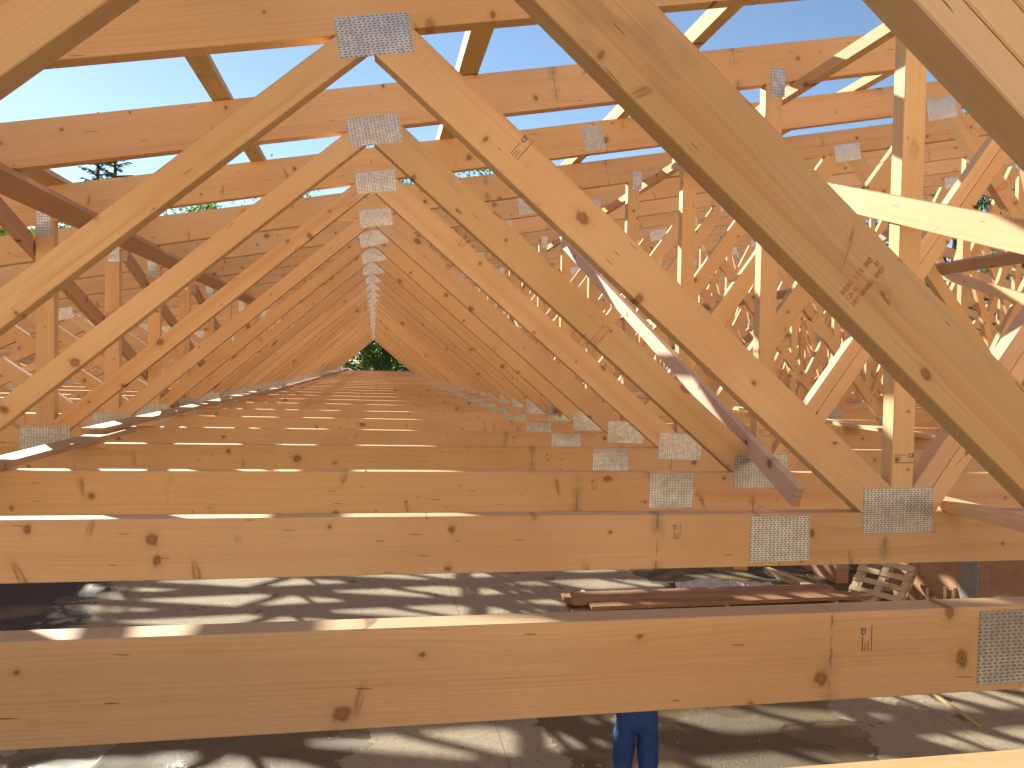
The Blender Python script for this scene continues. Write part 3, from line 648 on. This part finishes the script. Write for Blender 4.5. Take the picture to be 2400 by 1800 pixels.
def tree(x,y,h,rad,seed,label,mat,leaves=9000,ls=.2,base=.25,name='broadleaf_tree',lobes=16):
    r=random.Random(seed); root=empty(name,(x,y,-.16)); tag(root,label,'tree','trees around the building site')
    bm=bmesh.new(); top=h*.8; tube(bm,[((0,0,0),.022*h),((r.uniform(-.2,.2),.1,h*.25),.017*h),((r.uniform(-.4,.4),r.uniform(-.4,.4),h*.55),.010*h),((r.uniform(-.6,.6),0,top),.003*h)],9)
    cs=[]
    for i in range(lobes):
        a=r.uniform(0,6.28); t=r.uniform(0,1); zz=h*(base+(1-base)*t*.93); env=math.sin(math.pi*min(1,max(.12,(t*.85+.15))))**.6
        rr=rad*env*r.uniform(.25,.9); c=Vector((math.cos(a)*rr,math.sin(a)*rr,zz)); cs.append((c,rad*r.uniform(.28,.5)))
        tube(bm,[((0,0,max(h*.12,zz*.62)),.007*h),((c.x*.55,c.y*.55,zz*.85),.004*h),(tuple(c),.0015*h)],5)
    obj('trunk',bm_mesh(bm,'trunk',True),root,BARK)
    bm=bmesh.new(); per=leaves//len(cs)
    for c,cr in cs:
        sub=[]
        for j in range(14):
            d=Vector((r.gauss(0,1),r.gauss(0,1),r.gauss(0,1))).normalized(); sub.append((c+d*cr*r.uniform(.55,1.05),cr*r.uniform(.22,.42)))
        for j in range(per):
            sc,sr=sub[r.randrange(14)] ; d=Vector((r.gauss(0,1),r.gauss(0,1),r.gauss(0,.8))); p=sc+d*sr*.55
            n=Vector((r.gauss(0,1),r.gauss(0,1),r.gauss(0,1)+.5)).normalized(); a_=n.orthogonal().normalized(); b_=n.cross(a_); th_=r.uniform(0,6.28); u=a_*math.cos(th_)+b_*math.sin(th_); w_=n.cross(u)
            l=ls*r.uniform(.6,1.25)
            bm.faces.new([bm.verts.new(p-u*l*.5),bm.verts.new(p+w_*l*.3+n*l*.06),bm.verts.new(p+u*l*.5),bm.verts.new(p-w_*l*.3+n*l*.06)])
    obj('crown',bm_mesh(bm,'crown'),root,mat); return root
def conifer(x,y,h,rad,seed,label,n=120):
    r=random.Random(seed); root=empty('spruce_tree',(x,y,-.16)); tag(root,label,'tree','trees around the building site')
    bm=bmesh.new(); tube(bm,[((0,0,0),.018*h),((0,0,h*.5),.010*h),((0,0,h),.002*h)],8); fb=bmesh.new()
    for i in range(n):
        t=(i+.5)/n; zz=h*(.15+.84*t); L=rad*(1-t)**.62*r.uniform(.75,1.15)+.3; a=i*2.399+r.uniform(-.3,.3); d=Vector((math.cos(a),math.sin(a),0))
        tip=Vector((0,0,zz))+d*L+Vector((0,0,L*.30)); tube(bm,[((0,0,zz),.003*h),(tuple(tip),.0008*h)],4)
        m=int(30*L/rad)+16
        for j in range(m):
            f=r.uniform(.12,1.05); p=Vector((0,0,zz))+(tip-Vector((0,0,zz)))*f; side=d.cross(Vector((0,0,1)))*r.choice((-1,1)); out=(d*.7+side*r.uniform(.3,1)+Vector((0,0,r.uniform(-.5,.15)))).normalized(); l=L*.32*(1.15-f*.6)*r.uniform(.6,1.2)+.12
            w_=out.cross(Vector((0,0,1))).normalized()*.05
            fb.faces.new([fb.verts.new(p-w_),fb.verts.new(p+out*l*.6-w_*1.4),fb.verts.new(p+out*l),fb.verts.new(p+out*l*.6+w_*1.4),fb.verts.new(p+w_)])
    obj('trunk',bm_mesh(bm,'trunk',True),root,BARK); obj('crown',bm_mesh(fb,'crown'),root,NEED); return root
def at(u,d,zoff=0):     # ground point on the bearing of photo column u (2400 wide) at distance d
    a=yaw+math.atan((u-1200)/F); return d*math.sin(a),d*math.cos(a)
for i,(u,d,h,rad,m,lv,ls,lab) in enumerate((
    (900,46,15.5,5.2,LEAF,26000,.19,'dense green broadleaf tree framed by the far end triangle of the trusses'),
    (860,58,15.5,8,LEAF,12000,.30,'big broadleaf tree filling in behind the one in the far triangle'),
    (700,52,15.8,5.5,LEAF,9000,.26,'broadleaf tree just left of the far end triangle'),
    (1110,50,17.5,5.6,LEAF,9000,.26,'broadleaf tree topping the rafters right of the apex plates'),
    (480,60,14.5,6,LEAF,6000,.3,'low broadleaf tree hidden mostly behind the left webs'),
    (60,40,13.6,5,LEAF,7000,.25,'dark broadleaf tree at the left edge of the photo'),
    (1380,54,15,6,LEAF,6000,.3,'broadleaf tree hidden behind the right webs'),
    (1700,56,15,6,LEAF2,8000,.28,'broadleaf tree behind the second bay of the right webs'),
    (2000,46,15,5.5,LEAF2,9000,.24,'broadleaf tree seen through the gaps right of the tall post'),
    (2240,40,15.2,4.6,LEAF2,12000,.2,'yellowish tree showing above the descending rafters at right'),
    (2400,35,15.5,4.6,LEAF2,13000,.19,'tree with sky showing through it at the right edge'),
    (2560,38,15,4.6,LEAF2,7000,.22,'tree just outside the right edge of the photo'))):
    x,y=at(u,d); tree(x,y,h,rad,20+i,lab,m,lv,ls,lobes=22 if lv>9000 else 16)
x,y=at(228,52); conifer(x,y,18.9,1.9,3,'spruce top poking above the rafters at upper left, the taller of two')
x,y=at(268,54); conifer(x,y,19.5,1.9,6,'spruce top just right of its twin above the rafters at upper left')
x,y=at(-150,30); conifer(x,y,11,3,4,'dark spruce beyond the left edge of the photo')

# ------------------------------------------------------------------ light
az,el=R(28.65),R(24.)
sd=Vector((-math.sin(az)*math.cos(el),math.cos(az)*math.cos(el),math.sin(el)))
sun=bpy.data.lights.new('sun','SUN'); sun.energy=5.; sun.angle=R(.65); sun.color=(1.,.95,.80)
so=bpy.data.objects.new('sun',sun); C.objects.link(so); so.rotation_euler=sd.to_track_quat('Z','Y').to_euler(); so.location=(0,0,30)
w=bpy.data.worlds.new('World'); scn.world=w; w.use_nodes=True; nt=w.node_tree
sk=nt.nodes.new('ShaderNodeTexSky'); sk.sky_type='NISHITA'; sk.sun_disc=False; sk.sun_elevation=el; sk.sun_rotation=-az; sk.air_density=1.; sk.dust_density=.05; sk.ozone_density=1.6; sk.altitude=200
nt.links.new(sk.outputs[0],nt.nodes['Background'].inputs[0]); nt.nodes['Background'].inputs[1].default_value=.075
scn.view_settings.view_transform='Standard'; scn.view_settings.look='None'; scn.view_settings.gamma=1; scn.view_settings.exposure=1.2
scn.render.engine='CYCLES'; cy=scn.cycles; cy.adaptive_threshold=.03; cy.max_bounces=6; cy.diffuse_bounces=4; cy.glossy_bounces=3; cy.transmission_bounces=4; cy.use_denoising=True
